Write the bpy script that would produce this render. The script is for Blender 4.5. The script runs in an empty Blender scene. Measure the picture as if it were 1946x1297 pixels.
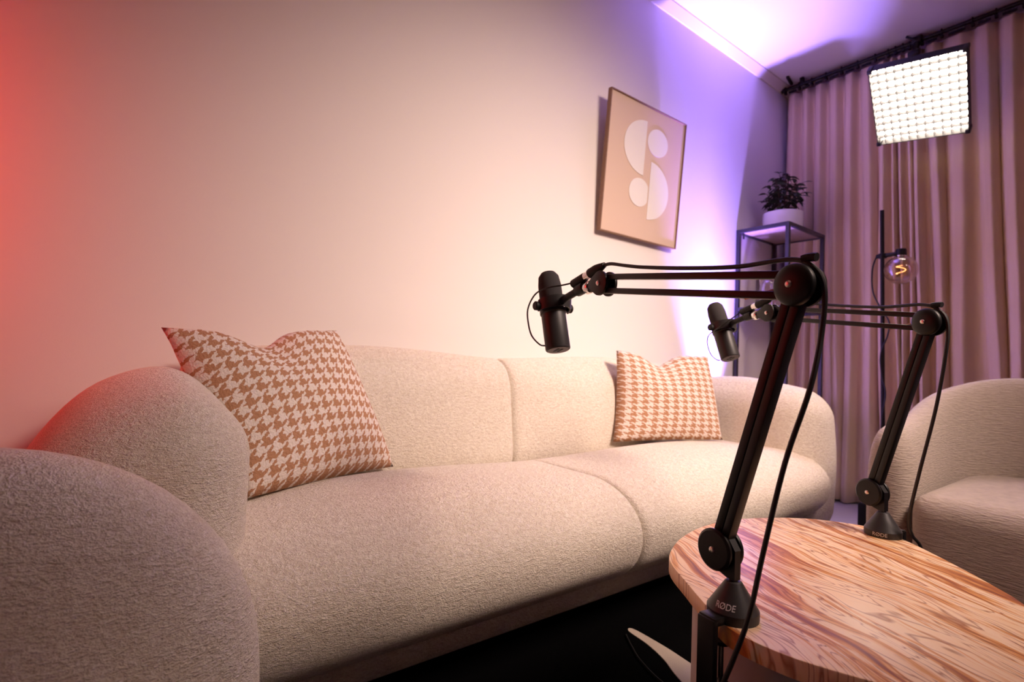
import bpy, bmesh, math, random
from mathutils import Vector, Matrix
random.seed(7)
S = bpy.context.scene
COL = S.collection
PI = math.pi

# ------------------------------------------------------------------ camera
cam_d = bpy.data.cameras.new('camera'); cam = bpy.data.objects.new('camera', cam_d); COL.objects.link(cam)
S.camera = cam
cam_d.sensor_fit = 'HORIZONTAL'; cam_d.sensor_width = 36.0; cam_d.lens = 1002.94 / 1946 * 36.0
cam_d.clip_start = 0.02
cam.matrix_world = Matrix(((0.79111743, -0.05255888, -0.60940198, 0.0), (-0.61045142, -0.00513316, -0.79203707, 0.0),
                           (0.03850042, 0.99860463, -0.03614557, 0.75), (0, 0, 0, 1)))
cam_d.dof.use_dof = True; cam_d.dof.focus_distance = 0.85; cam_d.dof.aperture_fstop = 5.6

# ------------------------------------------------------------------ world, lights, exposure
W = bpy.data.worlds.new('world'); S.world = W; W.use_nodes = True
W.node_tree.nodes['Background'].inputs[0].default_value = (1.0, 0.72, 0.6, 1)
W.node_tree.nodes['Background'].inputs[1].default_value = 0.004
S.view_settings.view_transform = 'Standard'; S.view_settings.look = 'None'
S.view_settings.gamma = 1.0; S.view_settings.use_curve_mapping = False
S.view_settings.exposure = 0.0

def area(name, loc, target, size, power, color, spread=180, size_y=None, shape='SQUARE'):
    l = bpy.data.lights.new(name, 'AREA'); l.energy = power; l.color = color; l.size = size
    l.shape = shape
    if size_y: l.shape = 'RECTANGLE'; l.size_y = size_y
    l.spread = math.radians(spread)
    o = bpy.data.objects.new(name, l); COL.objects.link(o); o.location = loc
    d = Vector(target) - Vector(loc); o.rotation_euler = d.to_track_quat('-Z', 'Y').to_euler()
    return o
WARM = (1.0, 0.745, 0.635)
area('key_softbox', (1.60, -0.80, 2.44), (1.52, 1.20, 0.98), 0.85, 30, WARM, 71.5)
area('blue_uplight', (2.64, 1.51, 0.33), (2.60, 1.72, 2.4), 0.10, 25, (0.32, 0.20, 1.0), 48, shape='DISK')
area('red_tube', (-0.66, 1.43, 1.15), (-0.3, 1.62, 1.15), 0.04, 4.6, (1.0, 0.025, 0.018), 180, size_y=0.7)
PANEL_EMIT = 38.0

# ------------------------------------------------------------------ materials
def new_mat(name):
    m = bpy.data.materials.new(name); m.use_nodes = True
    return m, m.node_tree.nodes, m.node_tree.links, m.node_tree.nodes['Principled BSDF']
def bump_noise(N, L, bsdf, scale, strength, dist=0.01, detail=3, stretch=(1, 1, 1), rough=0.6, extra=None):
    tc = N.new('ShaderNodeTexCoord'); mp = N.new('ShaderNodeMapping'); mp.inputs['Scale'].default_value = stretch
    L.new(tc.outputs['Object'], mp.inputs['Vector'])
    nz = N.new('ShaderNodeTexNoise'); nz.inputs['Scale'].default_value = scale; nz.inputs['Detail'].default_value = detail
    nz.inputs['Roughness'].default_value = rough
    L.new(mp.outputs[0], nz.inputs['Vector'])
    b = N.new('ShaderNodeBump'); b.inputs['Strength'].default_value = strength; b.inputs['Distance'].default_value = dist
    L.new(nz.outputs['Fac'], b.inputs['Height']); L.new(b.outputs[0], bsdf.inputs['Normal'])
    return nz, mp
def mat(name, color, rough=0.5, metal=0.0, bump=None, sheen=0.0, spec=None, vary=None):
    m, N, L, b = new_mat(name)
    b.inputs['Base Color'].default_value = (*color, 1); b.inputs['Roughness'].default_value = rough
    b.inputs['Metallic'].default_value = metal
    if spec is not None: b.inputs['Specular IOR Level'].default_value = spec
    if sheen: b.inputs['Sheen Weight'].default_value = sheen; b.inputs['Sheen Roughness'].default_value = 0.5
    if bump:
        nz, mp = bump_noise(N, L, b, *bump)
        if vary:
            r = N.new('ShaderNodeValToRGB'); r.color_ramp.elements[0].position = 0.3; r.color_ramp.elements[1].position = 0.7
            r.color_ramp.elements[0].color = (*[c * (1 - vary) for c in color], 1); r.color_ramp.elements[1].color = (*color, 1)
            L.new(nz.outputs['Fac'], r.inputs[0]); L.new(r.outputs[0], b.inputs['Base Color'])
    return m
M = {}
M['wall'] = mat('wall_paint', (0.79, 0.74, 0.70), 0.85, bump=(260, 0.08, 0.004, 2, (1, 1, 3)))
M['ceiling'] = mat('ceiling_paint', (0.80, 0.78, 0.76), 0.9)
M['side_wall'] = mat('side_wall_paint', (0.26, 0.19, 0.15), 0.9)
M['floor'] = mat('grey_floor', (0.52, 0.50, 0.50), 0.35, bump=(30, 0.03))
M['rug'] = mat('black_rug', (0.0022, 0.0022, 0.0025), 0.95, bump=(300, 0.6, 0.004), spec=0.03)
M['rug_line'] = mat('cream_rug_pile', (0.62, 0.52, 0.42), 0.95, bump=(350, 0.7, 0.004))
def fuzz(name, color, dark, stretch, s1=170, s2=480):
    m, N, L, b = new_mat(name)
    b.inputs['Roughness'].default_value = 0.95; b.inputs['Specular IOR Level'].default_value = 0.08
    b.inputs['Sheen Weight'].default_value = 0.08; b.inputs['Sheen Roughness'].default_value = 0.5
    tc = N.new('ShaderNodeTexCoord'); mp = N.new('ShaderNodeMapping'); mp.inputs['Scale'].default_value = stretch
    L.new(tc.outputs['Object'], mp.inputs['Vector'])
    ns = []
    for sc, det in ((s1, 3), (s2, 2)):
        n = N.new('ShaderNodeTexNoise'); n.inputs['Scale'].default_value = sc; n.inputs['Detail'].default_value = det
        n.inputs['Roughness'].default_value = 0.65; n.inputs['Distortion'].default_value = 0.4
        L.new(mp.outputs[0], n.inputs['Vector']); ns.append(n)
    mx = N.new('ShaderNodeMix'); mx.data_type = 'FLOAT'; mx.inputs[0].default_value = 0.45
    L.new(ns[0].outputs['Fac'], mx.inputs[2]); L.new(ns[1].outputs['Fac'], mx.inputs[3])
    r = N.new('ShaderNodeValToRGB'); r.color_ramp.elements[0].position = 0.36; r.color_ramp.elements[1].position = 0.60
    r.color_ramp.elements[0].color = (*dark, 1); r.color_ramp.elements[1].color = (*color, 1)
    L.new(mx.outputs[0], r.inputs[0]); L.new(r.outputs[0], b.inputs['Base Color'])
    bp = N.new('ShaderNodeBump'); bp.inputs['Strength'].default_value = 1.0; bp.inputs['Distance'].default_value = 0.011
    L.new(mx.outputs[0], bp.inputs['Height']); L.new(bp.outputs[0], b.inputs['Normal'])
    return m
M['sherpa'] = fuzz('cream_sherpa', (0.97, 0.89, 0.76), (0.76, 0.65, 0.52), (0.75, 0.75, 1.5), 120, 360)
M['ribbed'] = mat('ribbed_boucle', (0.48, 0.40, 0.335), 0.95, bump=(95, 0.9, 0.007, 3, (0.45, 0.45, 3.0), 0.6), sheen=0.2, spec=0.15, vary=0.2)
M['curtain'] = mat('tan_curtain_linen', (0.77, 0.615, 0.385), 0.9, bump=(420, 0.25, 0.003, 2, (1, 1, 2)), sheen=0.1, spec=0.1)
M['black'] = mat('satin_black_metal', (0.004, 0.0035, 0.004), 0.42, spec=0.35)
M['black_matte'] = mat('matte_black', (0.006, 0.0055, 0.006), 0.6, spec=0.35)
M['graphite'] = mat('dark_grey_enamel', (0.026, 0.024, 0.025), 0.45, spec=0.4)
M['foam'] = mat('charcoal_foam', (0.045, 0.041, 0.042), 0.95, bump=(900, 0.5, 0.002), spec=0.2)
M['rubber'] = mat('black_rubber_cable', (0.012, 0.011, 0.012), 0.5)
M['chrome'] = mat('chrome', (0.85, 0.82, 0.80), 0.18, 1.0)
M['screw'] = mat('brushed_steel_screw', (0.80, 0.72, 0.66), 0.28, 1.0)
M['spring'] = mat('copper_spring', (0.45, 0.22, 0.12), 0.4, 1.0)
M['print'] = mat('light_grey_print', (0.62, 0.60, 0.60), 0.6)
M['shelf_metal'] = mat('black_shelf_metal', (0.02, 0.018, 0.024), 0.45)
M['shelf_wood'] = mat('shelf_board_wood', (0.42, 0.30, 0.24), 0.6, bump=(18, 0.1, 0.004, 4, (1, 9, 1)), vary=0.3)
M['white_gloss'] = mat('white_glazed_ceramic', (0.86, 0.84, 0.82), 0.18)
M['leaf'] = mat('dark_green_leaf', (0.035, 0.050, 0.028), 0.4)
M['stem'] = mat('brown_stem', (0.10, 0.05, 0.03), 0.7)
M['soil'] = mat('soil', (0.03, 0.02, 0.015), 0.95)
M['frame_wood'] = mat('brown_wood_frame', (0.27, 0.15, 0.09), 0.5, bump=(40, 0.1, 0.003, 3, (1, 1, 6)), vary=0.25)
M['canvas'] = mat('beige_canvas', (0.66, 0.50, 0.39), 0.85, bump=(500, 0.12, 0.002))
M['art_white'] = mat('off_white_paint', (0.80, 0.76, 0.72), 0.85, bump=(150, 0.3, 0.003))
M['table_leg'] = mat('warm_white_lacquer', (0.58, 0.53, 0.49), 0.5)
M['grid_fabric'] = mat('grid_fabric', (0.07, 0.07, 0.07), 0.8)
M['candle'] = mat('pink_candle', (0.75, 0.45, 0.42), 0.5)
M['card'] = mat('pale_card', (0.62, 0.48, 0.46), 0.7, bump=(60, 0.2, 0.002), vary=0.35)

def glass_mat(name, tint, thin=True):
    m, N, L, b = new_mat(name)
    out = [n for n in N if n.type == 'OUTPUT_MATERIAL'][0]
    tr = N.new('ShaderNodeBsdfTransparent'); tr.inputs[0].default_value = (*tint, 1)
    gl = N.new('ShaderNodeBsdfGlossy'); gl.inputs['Roughness'].default_value = 0.03
    lw = N.new('ShaderNodeLayerWeight'); lw.inputs[0].default_value = 0.45
    mx = N.new('ShaderNodeMixShader')
    L.new(lw.outputs['Facing'], mx.inputs[0]); L.new(tr.outputs[0], mx.inputs[1]); L.new(gl.outputs[0], mx.inputs[2])
    L.new(mx.outputs[0], out.inputs['Surface'])
    return m
M['glass'] = glass_mat('clear_glass', (0.94, 0.92, 0.93))
M['amber_glass'] = glass_mat('amber_tinted_glass', (0.98, 0.84, 0.68))

def emit_mat(name, color, strength):
    m, N, L, b = new_mat(name)
    b.inputs['Base Color'].default_value = (0.8, 0.8, 0.8, 1)
    b.inputs['Emission Color'].default_value = (*color, 1); b.inputs['Emission Strength'].default_value = strength
    return m
M['panel_light'] = emit_mat('led_diffuser', (1.0, 0.82, 0.70), PANEL_EMIT)
M['filament'] = emit_mat('glowing_filament', (1.0, 0.42, 0.14), 5.0)

def houndstooth():
    m, N, L, b = new_mat('houndstooth_weave')
    b.inputs['Roughness'].default_value = 0.95; b.inputs['Specular IOR Level'].default_value = 0.1
    uv = N.new('ShaderNodeUVMap'); uv.uv_map = 'UVMap'
    tc = N.new('ShaderNodeTexCoord')
    nz = N.new('ShaderNodeTexNoise'); nz.inputs['Scale'].default_value = 160; nz.inputs['Detail'].default_value = 2
    L.new(tc.outputs['Object'], nz.inputs['Vector'])
    mxv = N.new('ShaderNodeVectorMath'); mxv.operation = 'MULTIPLY_ADD'
    sub = N.new('ShaderNodeVectorMath'); sub.operation = 'SUBTRACT'; sub.inputs[1].default_value = (0.5, 0.5, 0.5)
    L.new(nz.outputs['Color'], sub.inputs[0]); L.new(sub.outputs[0], mxv.inputs[0])
    mxv.inputs[1].default_value = (0.24, 0.24, 0.24); L.new(uv.outputs[0], mxv.inputs[2])
    sp = N.new('ShaderNodeSeparateXYZ'); L.new(mxv.outputs[0], sp.inputs[0])
    def frac_lt(inp, mul=1.0):
        k = N.new('ShaderNodeMath'); k.operation = 'MULTIPLY'; k.inputs[1].default_value = mul; L.new(inp, k.inputs[0])
        f = N.new('ShaderNodeMath'); f.operation = 'FRACT'; L.new(k.outputs[0], f.inputs[0])
        l = N.new('ShaderNodeMath'); l.operation = 'LESS_THAN'; l.inputs[1].default_value = 0.5; L.new(f.outputs[0], l.inputs[0])
        return l.outputs[0]
    warp = frac_lt(sp.outputs['X']); weft = frac_lt(sp.outputs['Y'])
    ad = N.new('ShaderNodeMath'); ad.operation = 'ADD'; L.new(sp.outputs['X'], ad.inputs[0]); L.new(sp.outputs['Y'], ad.inputs[1])
    tw = frac_lt(ad.outputs[0], 2.0)
    mx = N.new('ShaderNodeMix'); mx.data_type = 'FLOAT'
    L.new(tw, mx.inputs[0]); L.new(warp, mx.inputs[2]); L.new(weft, mx.inputs[3])
    mc = N.new('ShaderNodeMix'); mc.data_type = 'RGBA'
    mc.inputs[6].default_value = (0.78, 0.69, 0.62, 1); mc.inputs[7].default_value = (0.46, 0.245, 0.14, 1)
    L.new(mx.outputs[0], mc.inputs[0]); L.new(mc.outputs[2], b.inputs['Base Color'])
    n2 = N.new('ShaderNodeTexNoise'); n2.inputs['Scale'].default_value = 220; n2.inputs['Detail'].default_value = 3
    L.new(tc.outputs['Object'], n2.inputs['Vector'])
    bp = N.new('ShaderNodeBump'); bp.inputs['Strength'].default_value = 0.7; bp.inputs['Distance'].default_value = 0.006
    L.new(n2.outputs['Fac'], bp.inputs['Height']); L.new(bp.outputs[0], b.inputs['Normal'])
    return m
M['houndstooth'] = houndstooth()

def stone():
    m, N, L, b = new_mat('banded_onyx_stone')
    b.inputs['Roughness'].default_value = 0.36; b.inputs['Specular IOR Level'].default_value = 0.4
    tc = N.new('ShaderNodeTexCoord'); mp = N.new('ShaderNodeMapping')
    mp.inputs['Rotation'].default_value = (0, 0, math.radians(-66 + 180))
    L.new(tc.outputs['Object'], mp.inputs['Vector'])
    # large slow warp
    wn = N.new('ShaderNodeTexNoise'); wn.inputs['Scale'].default_value = 4.0; wn.inputs['Detail'].default_value = 2
    L.new(mp.outputs[0], wn.inputs['Vector'])
    sub = N.new('ShaderNodeVectorMath'); sub.operation = 'SUBTRACT'; sub.inputs[1].default_value = (0.5, 0.5, 0.5); L.new(wn.outputs['Color'], sub.inputs[0])
    ma = N.new('ShaderNodeVectorMath'); ma.operation = 'MULTIPLY_ADD'; ma.inputs[1].default_value = (0.0, 0.11, 0.0)
    L.new(sub.outputs[0], ma.inputs[0]); L.new(mp.outputs[0], ma.inputs[2])
    st = N.new('ShaderNodeMapping'); st.inputs['Scale'].default_value = (2.4, 40, 2.4); L.new(ma.outputs[0], st.inputs['Vector'])
    n1 = N.new('ShaderNodeTexNoise'); n1.inputs['Scale'].default_value = 1.0; n1.inputs['Detail'].default_value = 6; n1.inputs['Roughness'].default_value = 0.62
    n1.inputs['Distortion'].default_value = 0.8
    L.new(st.outputs[0], n1.inputs['Vector'])
    r = N.new('ShaderNodeValToRGB'); cr = r.color_ramp
    stops = [(0.28, (0.13, 0.045, 0.05)), (0.35, (0.34, 0.10, 0.04)), (0.41, (0.58, 0.22, 0.05)), (0.46, (0.76, 0.38, 0.13)),
             (0.50, (0.92, 0.66, 0.40)), (0.60, (0.94, 0.72, 0.48)), (0.65, (0.78, 0.40, 0.15)), (0.74, (0.55, 0.20, 0.05))]
    cr.elements[0].position, cr.elements[0].color = stops[0][0], (*stops[0][1], 1)
    cr.elements[1].position, cr.elements[1].color = stops[-1][0], (*stops[-1][1], 1)
    for p, c in stops[1:-1]:
        e = cr.elements.new(p); e.color = (*c, 1)
    L.new(n1.outputs['Fac'], r.inputs[0])
    # thin dark veins: level lines of a second noise
    st2 = N.new('ShaderNodeMapping'); st2.inputs['Scale'].default_value = (2.6, 17, 2.6); st2.inputs['Location'].default_value = (3.1, 1.7, 0); L.new(ma.outputs[0], st2.inputs['Vector'])
    n2 = N.new('ShaderNodeTexNoise'); n2.inputs['Scale'].default_value = 1.0; n2.inputs['Detail'].default_value = 3; n2.inputs['Distortion'].default_value = 0.6
    L.new(st2.outputs[0], n2.inputs['Vector'])
    k = N.new('ShaderNodeMath'); k.operation = 'MULTIPLY'; k.inputs[1].default_value = 15.0; L.new(n2.outputs['Fac'], k.inputs[0])
    fr = N.new('ShaderNodeMath'); fr.operation = 'PINGPONG'; fr.inputs[1].default_value = 0.5; L.new(k.outputs[0], fr.inputs[0])
    vr = N.new('ShaderNodeValToRGB'); vr.color_ramp.elements[0].position = 0.0; vr.color_ramp.elements[0].color = (1, 1, 1, 1)
    vr.color_ramp.elements[1].position = 0.17; vr.color_ramp.elements[1].color = (0, 0, 0, 1)
    L.new(fr.outputs[0], vr.inputs[0])
    sc = N.new('ShaderNodeMath'); sc.operation = 'MULTIPLY'; sc.inputs[1].default_value = 0.8; L.new(vr.outputs[0], sc.inputs[0])
    mc = N.new('ShaderNodeMix'); mc.data_type = 'RGBA'; mc.inputs[7].default_value = (0.33, 0.10, 0.03, 1)
    L.new(sc.outputs[0], mc.inputs[0]); L.new(r.outputs[0], mc.inputs[6]); L.new(mc.outputs[2], b.inputs['Base Color'])
    return m
M['stone'] = stone()

# ------------------------------------------------------------------ mesh helpers
class MB:
    def __init__(s): s.v = []; s.f = []
    def add(s, verts, faces, mtx=None):
        o = len(s.v)
        s.v += [tuple(mtx @ Vector(p)) if mtx else tuple(p) for p in verts]
        s.f += [tuple(i + o for i in f) for f in faces]
        return s
    def box(s, c, size, rot=None):
        hx, hy, hz = [d / 2 for d in size]
        vs = [Vector((x, y, z)) for x in (-hx, hx) for y in (-hy, hy) for z in (-hz, hz)]
        m = Matrix.Translation(Vector(c)) @ (rot.to_4x4() if rot else Matrix())
        return s.add(vs, [(0, 1, 3, 2), (4, 6, 7, 5), (0, 4, 5, 1), (2, 3, 7, 6), (0, 2, 6, 4), (1, 5, 7, 3)], m)
    def lathe(s, prof, p0=(0, 0, 0), axis=(0, 0, 1), seg=24, cap=True):
        q = Vector((0, 0, 1)).rotation_difference(Vector(axis).normalized()).to_matrix()
        o = len(s.v); p0 = Vector(p0)
        for r, h in prof:
            for i in range(seg):
                a = 2 * PI * i / seg
                s.v.append(tuple(p0 + q @ Vector((r * math.cos(a), r * math.sin(a), h))))
        n = len(prof)
        for j in range(n - 1):
            for i in range(seg):
                k = (i + 1) % seg
                s.f.append((o + j * seg + i, o + j * seg + k, o + (j + 1) * seg + k, o + (j + 1) * seg + i))
        if cap:
            s.f.append(tuple(o + i for i in reversed(range(seg))))
            s.f.append(tuple(o + (n - 1) * seg + i for i in range(seg)))
        return s
    def cyl(s, a, b, r, r2=None, seg=16):
        a, b = Vector(a), Vector(b)
        return s.lathe([(r, 0), (r if r2 is None else r2, (b - a).length)], a, b - a, seg)
    def tube(s, pts, r, seg=10):
        pts = [Vector(p) for p in pts]; o = len(s.v); n = len(pts)
        t0 = (pts[1] - pts[0]).normalized()
        up = Vector((0, 0, 1)) if abs(t0.z) < 0.9 else Vector((1, 0, 0))
        nrm = t0.cross(up).normalized()
        for i, p in enumerate(pts):
            t = (pts[min(i + 1, n - 1)] - pts[max(i - 1, 0)]).normalized()
            nrm = (nrm - t * nrm.dot(t)).normalized(); bn = t.cross(nrm)
            for k in range(seg):
                a = 2 * PI * k / seg
                s.v.append(tuple(p + nrm * (r * math.cos(a)) + bn * (r * math.sin(a))))
        for i in range(n - 1):
            for k in range(seg):
                m_ = (k + 1) % seg
                s.f.append((o + i * seg + k, o + i * seg + m_, o + (i + 1) * seg + m_, o + (i + 1) * seg + k))
        s.f.append(tuple(o + i for i in reversed(range(seg)))); s.f.append(tuple(o + (n - 1) * seg + i for i in range(seg)))
        return s
    def prism(s, poly, lo, hi, mtx=None):
        n = len(poly)
        vs = [(x, y, lo) for x, y in poly] + [(x, y, hi) for x, y in poly]
        fs = [tuple(reversed(range(n))), tuple(range(n, 2 * n))] + [(i, (i + 1) % n, n + (i + 1) % n, n + i) for i in range(n)]
        return s.add(vs, fs, mtx)
    def mesh(s, name, smooth=True, bevel=0.0, angle=35):
        me = bpy.data.meshes.new(name); me.from_pydata(s.v, [], s.f)
        bm = bmesh.new(); bm.from_mesh(me); bmesh.ops.recalc_face_normals(bm, faces=bm.faces)
        if bevel:
            es = [e for e in bm.edges if len(e.link_faces) == 2 and e.calc_face_angle(0) > math.radians(40)]
            bmesh.ops.bevel(bm, geom=es, offset=bevel, segments=2, profile=0.5, affect='EDGES', clamp_overlap=True)
        bm.to_mesh(me); bm.free()
        if smooth:
            me.polygons.foreach_set('use_smooth', [True] * len(me.polygons))
            try: me.set_sharp_from_angle(angle=math.radians(angle))
            except Exception: pass
        return me
    def build(s, name, m, parent=None, smooth=True, bevel=0.0, angle=35):
        return link(name, s.mesh(name, smooth, bevel, angle), m, parent)
def link(name, me, m, parent=None):
    o = bpy.data.objects.new(name, me); COL.objects.link(o)
    if m and not me.materials: me.materials.append(M[m] if isinstance(m, str) else m)
    if parent: o.parent = parent
    return o
def tag(o, label=None, cat=None, group=None, kind=None):
    if label: o['label'] = label
    if cat: o['category'] = cat
    if group: o['group'] = group
    if kind: o['kind'] = kind
    return o
def thing(name, label, cat, loc=(0, 0, 0), rz=0.0, group=None):
    o = bpy.data.objects.new(name, None); COL.objects.link(o); o.empty_display_size = 0.05
    o.location = loc; o.rotation_euler = (0, 0, rz)
    return tag(o, label, cat, group)
def struct(name, mb, m, bevel=0.0): return tag(mb.build(name, m, None, False, bevel), kind='structure')
def smooth_path(pts, n=8):
    P = [Vector(p) for p in pts]; out = []
    for i in range(len(P) - 1):
        a = P[max(i - 1, 0)]; b = P[i]; c = P[i + 1]; d = P[min(i + 2, len(P) - 1)]
        for k in range(n):
            t = k / n
            out.append(0.5 * ((2 * b) + (c - a) * t + (2 * a - 5 * b + 4 * c - d) * t * t + (3 * b - a - 3 * c + d) * t ** 3))
    return out + [P[-1]]
def closed_spline(pts, n=6):
    P = [Vector((*p, 0)) for p in pts]; N_ = len(P); out = []
    for i in range(N_):
        a, b, c, d = P[i - 1], P[i], P[(i + 1) % N_], P[(i + 2) % N_]
        for k in range(n):
            t = k / n
            v = 0.5 * ((2 * b) + (c - a) * t + (2 * a - 5 * b + 4 * c - d) * t * t + (3 * b - a - 3 * c + d) * t ** 3)
            out.append((v.x, v.y))
    return out
def soft_box(lo, hi, r, n=22, bulge=(0, 0, 0), deform=None):
    """rounded upholstered block: radius r on every edge, crowned faces"""
    lo, hi = Vector(lo), Vector(hi); c = (lo + hi) / 2; h = (hi - lo) / 2
    r = (r, r, r) if not hasattr(r, '__len__') else r
    r = [min(r[i], h[i] * 0.999) for i in range(3)]
    mb = MB(); key = {}
    def vert(p):
        k = tuple(round(x, 5) for x in p)
        if k in key: return key[k]
        q = [max(-(h[i] - r[i]), min(h[i] - r[i], p[i] * h[i])) for i in range(3)]
        d = [(p[i] * h[i] - q[i]) / r[i] for i in range(3)]
        ln = math.sqrt(sum(x * x for x in d)) or 1.0
        mxd = max(abs(x) for x in d) or 1.0
        w = [q[i] + d[i] / ln * mxd * r[i] if mxd > 0 else q[i] for i in range(3)]
        cx = [max(0.0, 1 - p[i] ** 2) ** 2 for i in range(3)]
        for i in range(3):
            j, k2 = (i + 1) % 3, (i + 2) % 3
            w[i] += (1 if p[i] > 0 else -1) * abs(p[i]) ** 4 * bulge[i] * cx[j] * cx[k2]
        v = Vector(w) + c
        if deform: v = Vector(deform(v))
        mb.v.append(tuple(v)); key[k] = len(mb.v) - 1
        return key[k]
    def sp(t):  # denser near edges
        return math.sin(t * PI / 2)
    ts = [sp(-1 + 2 * i / n) for i in range(n + 1)]
    for ax in range(3):
        for sg in (-1, 1):
            for i in range(n):
                for j in range(n):
                    quad = []
                    for a, b_ in ((i, j), (i + 1, j), (i + 1, j + 1), (i, j + 1)):
                        p = [0, 0, 0]; p[ax] = sg; p[(ax + 1) % 3] = ts[a]; p[(ax + 2) % 3] = ts[b_]
                        quad.append(vert(p))
                    if sg < 0: quad.reverse()
                    if len(set(quad)) == 4: mb.f.append(tuple(quad))
    return mb

# ------------------------------------------------------------------ room shell
WY, CX, H = 1.65, 3.56, 2.60
X0, Y0 = -2.2, -2.6
struct('wall_back', MB().box(((X0 + CX) / 2, WY + 0.05, H / 2), (CX - X0 + 0.2, 0.1, H)), 'wall')
struct('wall_right', MB().box((CX + 0.05, (WY + Y0) / 2, H / 2), (0.1, WY - Y0, H)), 'wall')
struct('wall_left', MB().box((X0 - 0.05, (WY + Y0) / 2, H / 2), (0.1, WY - Y0, H)), 'side_wall')
struct('wall_front', MB().box(((X0 + CX) / 2, Y0 - 0.05, H / 2), (CX - X0 + 0.2, 0.1, H)), 'side_wall')
struct('floor', MB().box(((X0 + CX) / 2, (WY + Y0) / 2, -0.05), (CX - X0 + 0.2, WY - Y0 + 0.2, 0.1)), 'floor')
struct('ceiling', MB().box(((X0 + CX) / 2, (WY + Y0) / 2, H + 0.05), (CX - X0 + 0.2, WY - Y0 + 0.2, 0.1)), 'ceiling')
# narrow cornice strip between wall and ceiling
cor = MB().add([(x, y, z) for x in (X0, CX) for y, z in ((WY, H - 0.042), (WY, H), (WY - 0.045, H), (WY - 0.045, H - 0.008), (WY - 0.008, H - 0.042))],
               [(0, 1, 2, 3, 4), (9, 8, 7, 6, 5)] + [(i, (i + 1) % 5, 5 + (i + 1) % 5, 5 + i) for i in range(5)])
struct('trim_1', cor, 'wall')
struct('baseboard_back', MB().box(((X0 + CX) / 2, WY - 0.007, 0.04), (CX - X0, 0.014, 0.08)), 'wall')

# ------------------------------------------------------------------ rug
rug = thing('rug', 'black rug with a pale cream line under the sofa and table', 'rug', (1.0, 0.35, 0))
MB().box((0, 0.12, 0.006), (2.3, 2.26, 0.012)).build('pile', 'rug', rug, False, 0.004)
def rug_band(pts):
    MB().prism([(x - 1.0, y - 0.35) for x, y in closed_spline(pts, 5)], 0.0115, 0.0145).build('stripe', 'rug_line', rug, False)
rug_band([(1.186, 0.962), (1.206, 0.963), (1.205, 0.88), (1.197, 0.805), (1.17, 0.66), (1.10, 0.50), (1.02, 0.36), (0.96, 0.42), (1.04, 0.58), (1.112, 0.75), (1.150, 0.82), (1.174, 0.89)])
rug_band([(0.35, 0.30), (0.52, 0.22), (0.70, 0.06), (0.80, -0.2), (0.76, -0.22), (0.66, 0.02), (0.5, 0.17), (0.33, 0.26)])
rug_band([(1.46, 0.21), (1.56, 0.17), (1.63, 0.06), (1.68, -0.10), (1.69, -0.27), (1.65, -0.27), (1.64, -0.11), (1.59, 0.03), (1.53, 0.12), (1.45, 0.16)])
cb = MB().tube(smooth_path([(1.16, 0.95, 0.017), (1.125, 0.90, 0.017), (1.09, 0.84, 0.017), (1.06, 0.74, 0.017), (1.05, 0.55, 0.017), (1.0, 0.42, 0.017)]), 0.0022, 6)
tag(cb.build('floor_cable', 'graphite'), 'thin dark cable lying on the black rug beside the table leg', 'cable')

# ------------------------------------------------------------------ sofa
sofa = thing('sofa', 'long cream sherpa sofa with rounded arms against the wall', 'sofa', (1.15, 1.25, 0))
def so(mb, name, m='sherpa', sub=True):
    mb.v = [(x - 1.15, y - 1.25, z) for x, y, z in mb.v]
    o = mb.build(name, m, sofa, True, 0, 80)
    return o
def seat_def(v):
    # the front rolls smoothly back under towards the plinth
    x, y, z = v
    f = max(0.0, min(1.0, (1.25 - y) / 0.40)); f = f * f * (3 - 2 * f)
    k = max(0.0, min(1.0, (0.42 - z) / 0.28))
    y += f * 0.055 * k * k
    return x, y, z
for xa, xb in ((0.13, 1.117), (1.103, 2.24)):
    so(soft_box((xa, 0.845, 0.145), (xb, 1.46, 0.435), (0.014, 0.20, 0.14), 34, (0.002, 0.0, 0.026), seat_def), 'seat_cushion')
def back_def(v):
    x, y, z = v
    return x, y + (z - 0.45) * 0.13, z
for xa, xb in ((0.15, 1.127), (1.113, 2.24)):
    so(soft_box((xa, 1.415, 0.34), (xb, 1.595, 0.755), (0.018, 0.095, 0.11), 30, (0.002, 0.022, 0.022), back_def), 'back_cushion')
def arm_def(s):
    def d(v):
        x, y, z = v
        # arms lean outwards a little and drop towards the front
        t = max(0.0, min(1.0, (1.25 - y) / 0.35))
        z2 = z - 0.035 * t * max(0, (z - 0.3) / 0.4)
        return x + s * 0.02 * (z - 0.3), y, z2
    return d
def arm_left(v):
    x, y, z = arm_def(1)(v)
    t = max(0.0, min(1.0, (0.13 - x) / 0.26))
    return x, y, z - 0.13 * t * t * max(0.0, (z - 0.12) / 0.58)
so(soft_box((-0.135, 0.90, 0.075), (0.205, 1.60, 0.70), (0.13, 0.13, 0.12), 30, (0.012, 0.02, 0.015), arm_left), 'armrest')
so(soft_box((2.165, 0.905, 0.075), (2.47, 1.60, 0.70), (0.13, 0.12, 0.12), 30, (0.012, 0.02, 0.015), arm_def(-1)), 'armrest')
so(soft_box((0.05, 1.02, 0.075), (2.30, 1.60, 0.17), (0.04, 0.04, 0.042), 20, (0, 0.004, 0)), 'base')
for x in (0.2, 2.2):
    for y in (1.08, 1.52):
        mb = MB().cyl((x, y, 0.012), (x, y, 0.10), 0.018, 0.024)
        so(mb, 'leg', 'black_matte')

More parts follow.
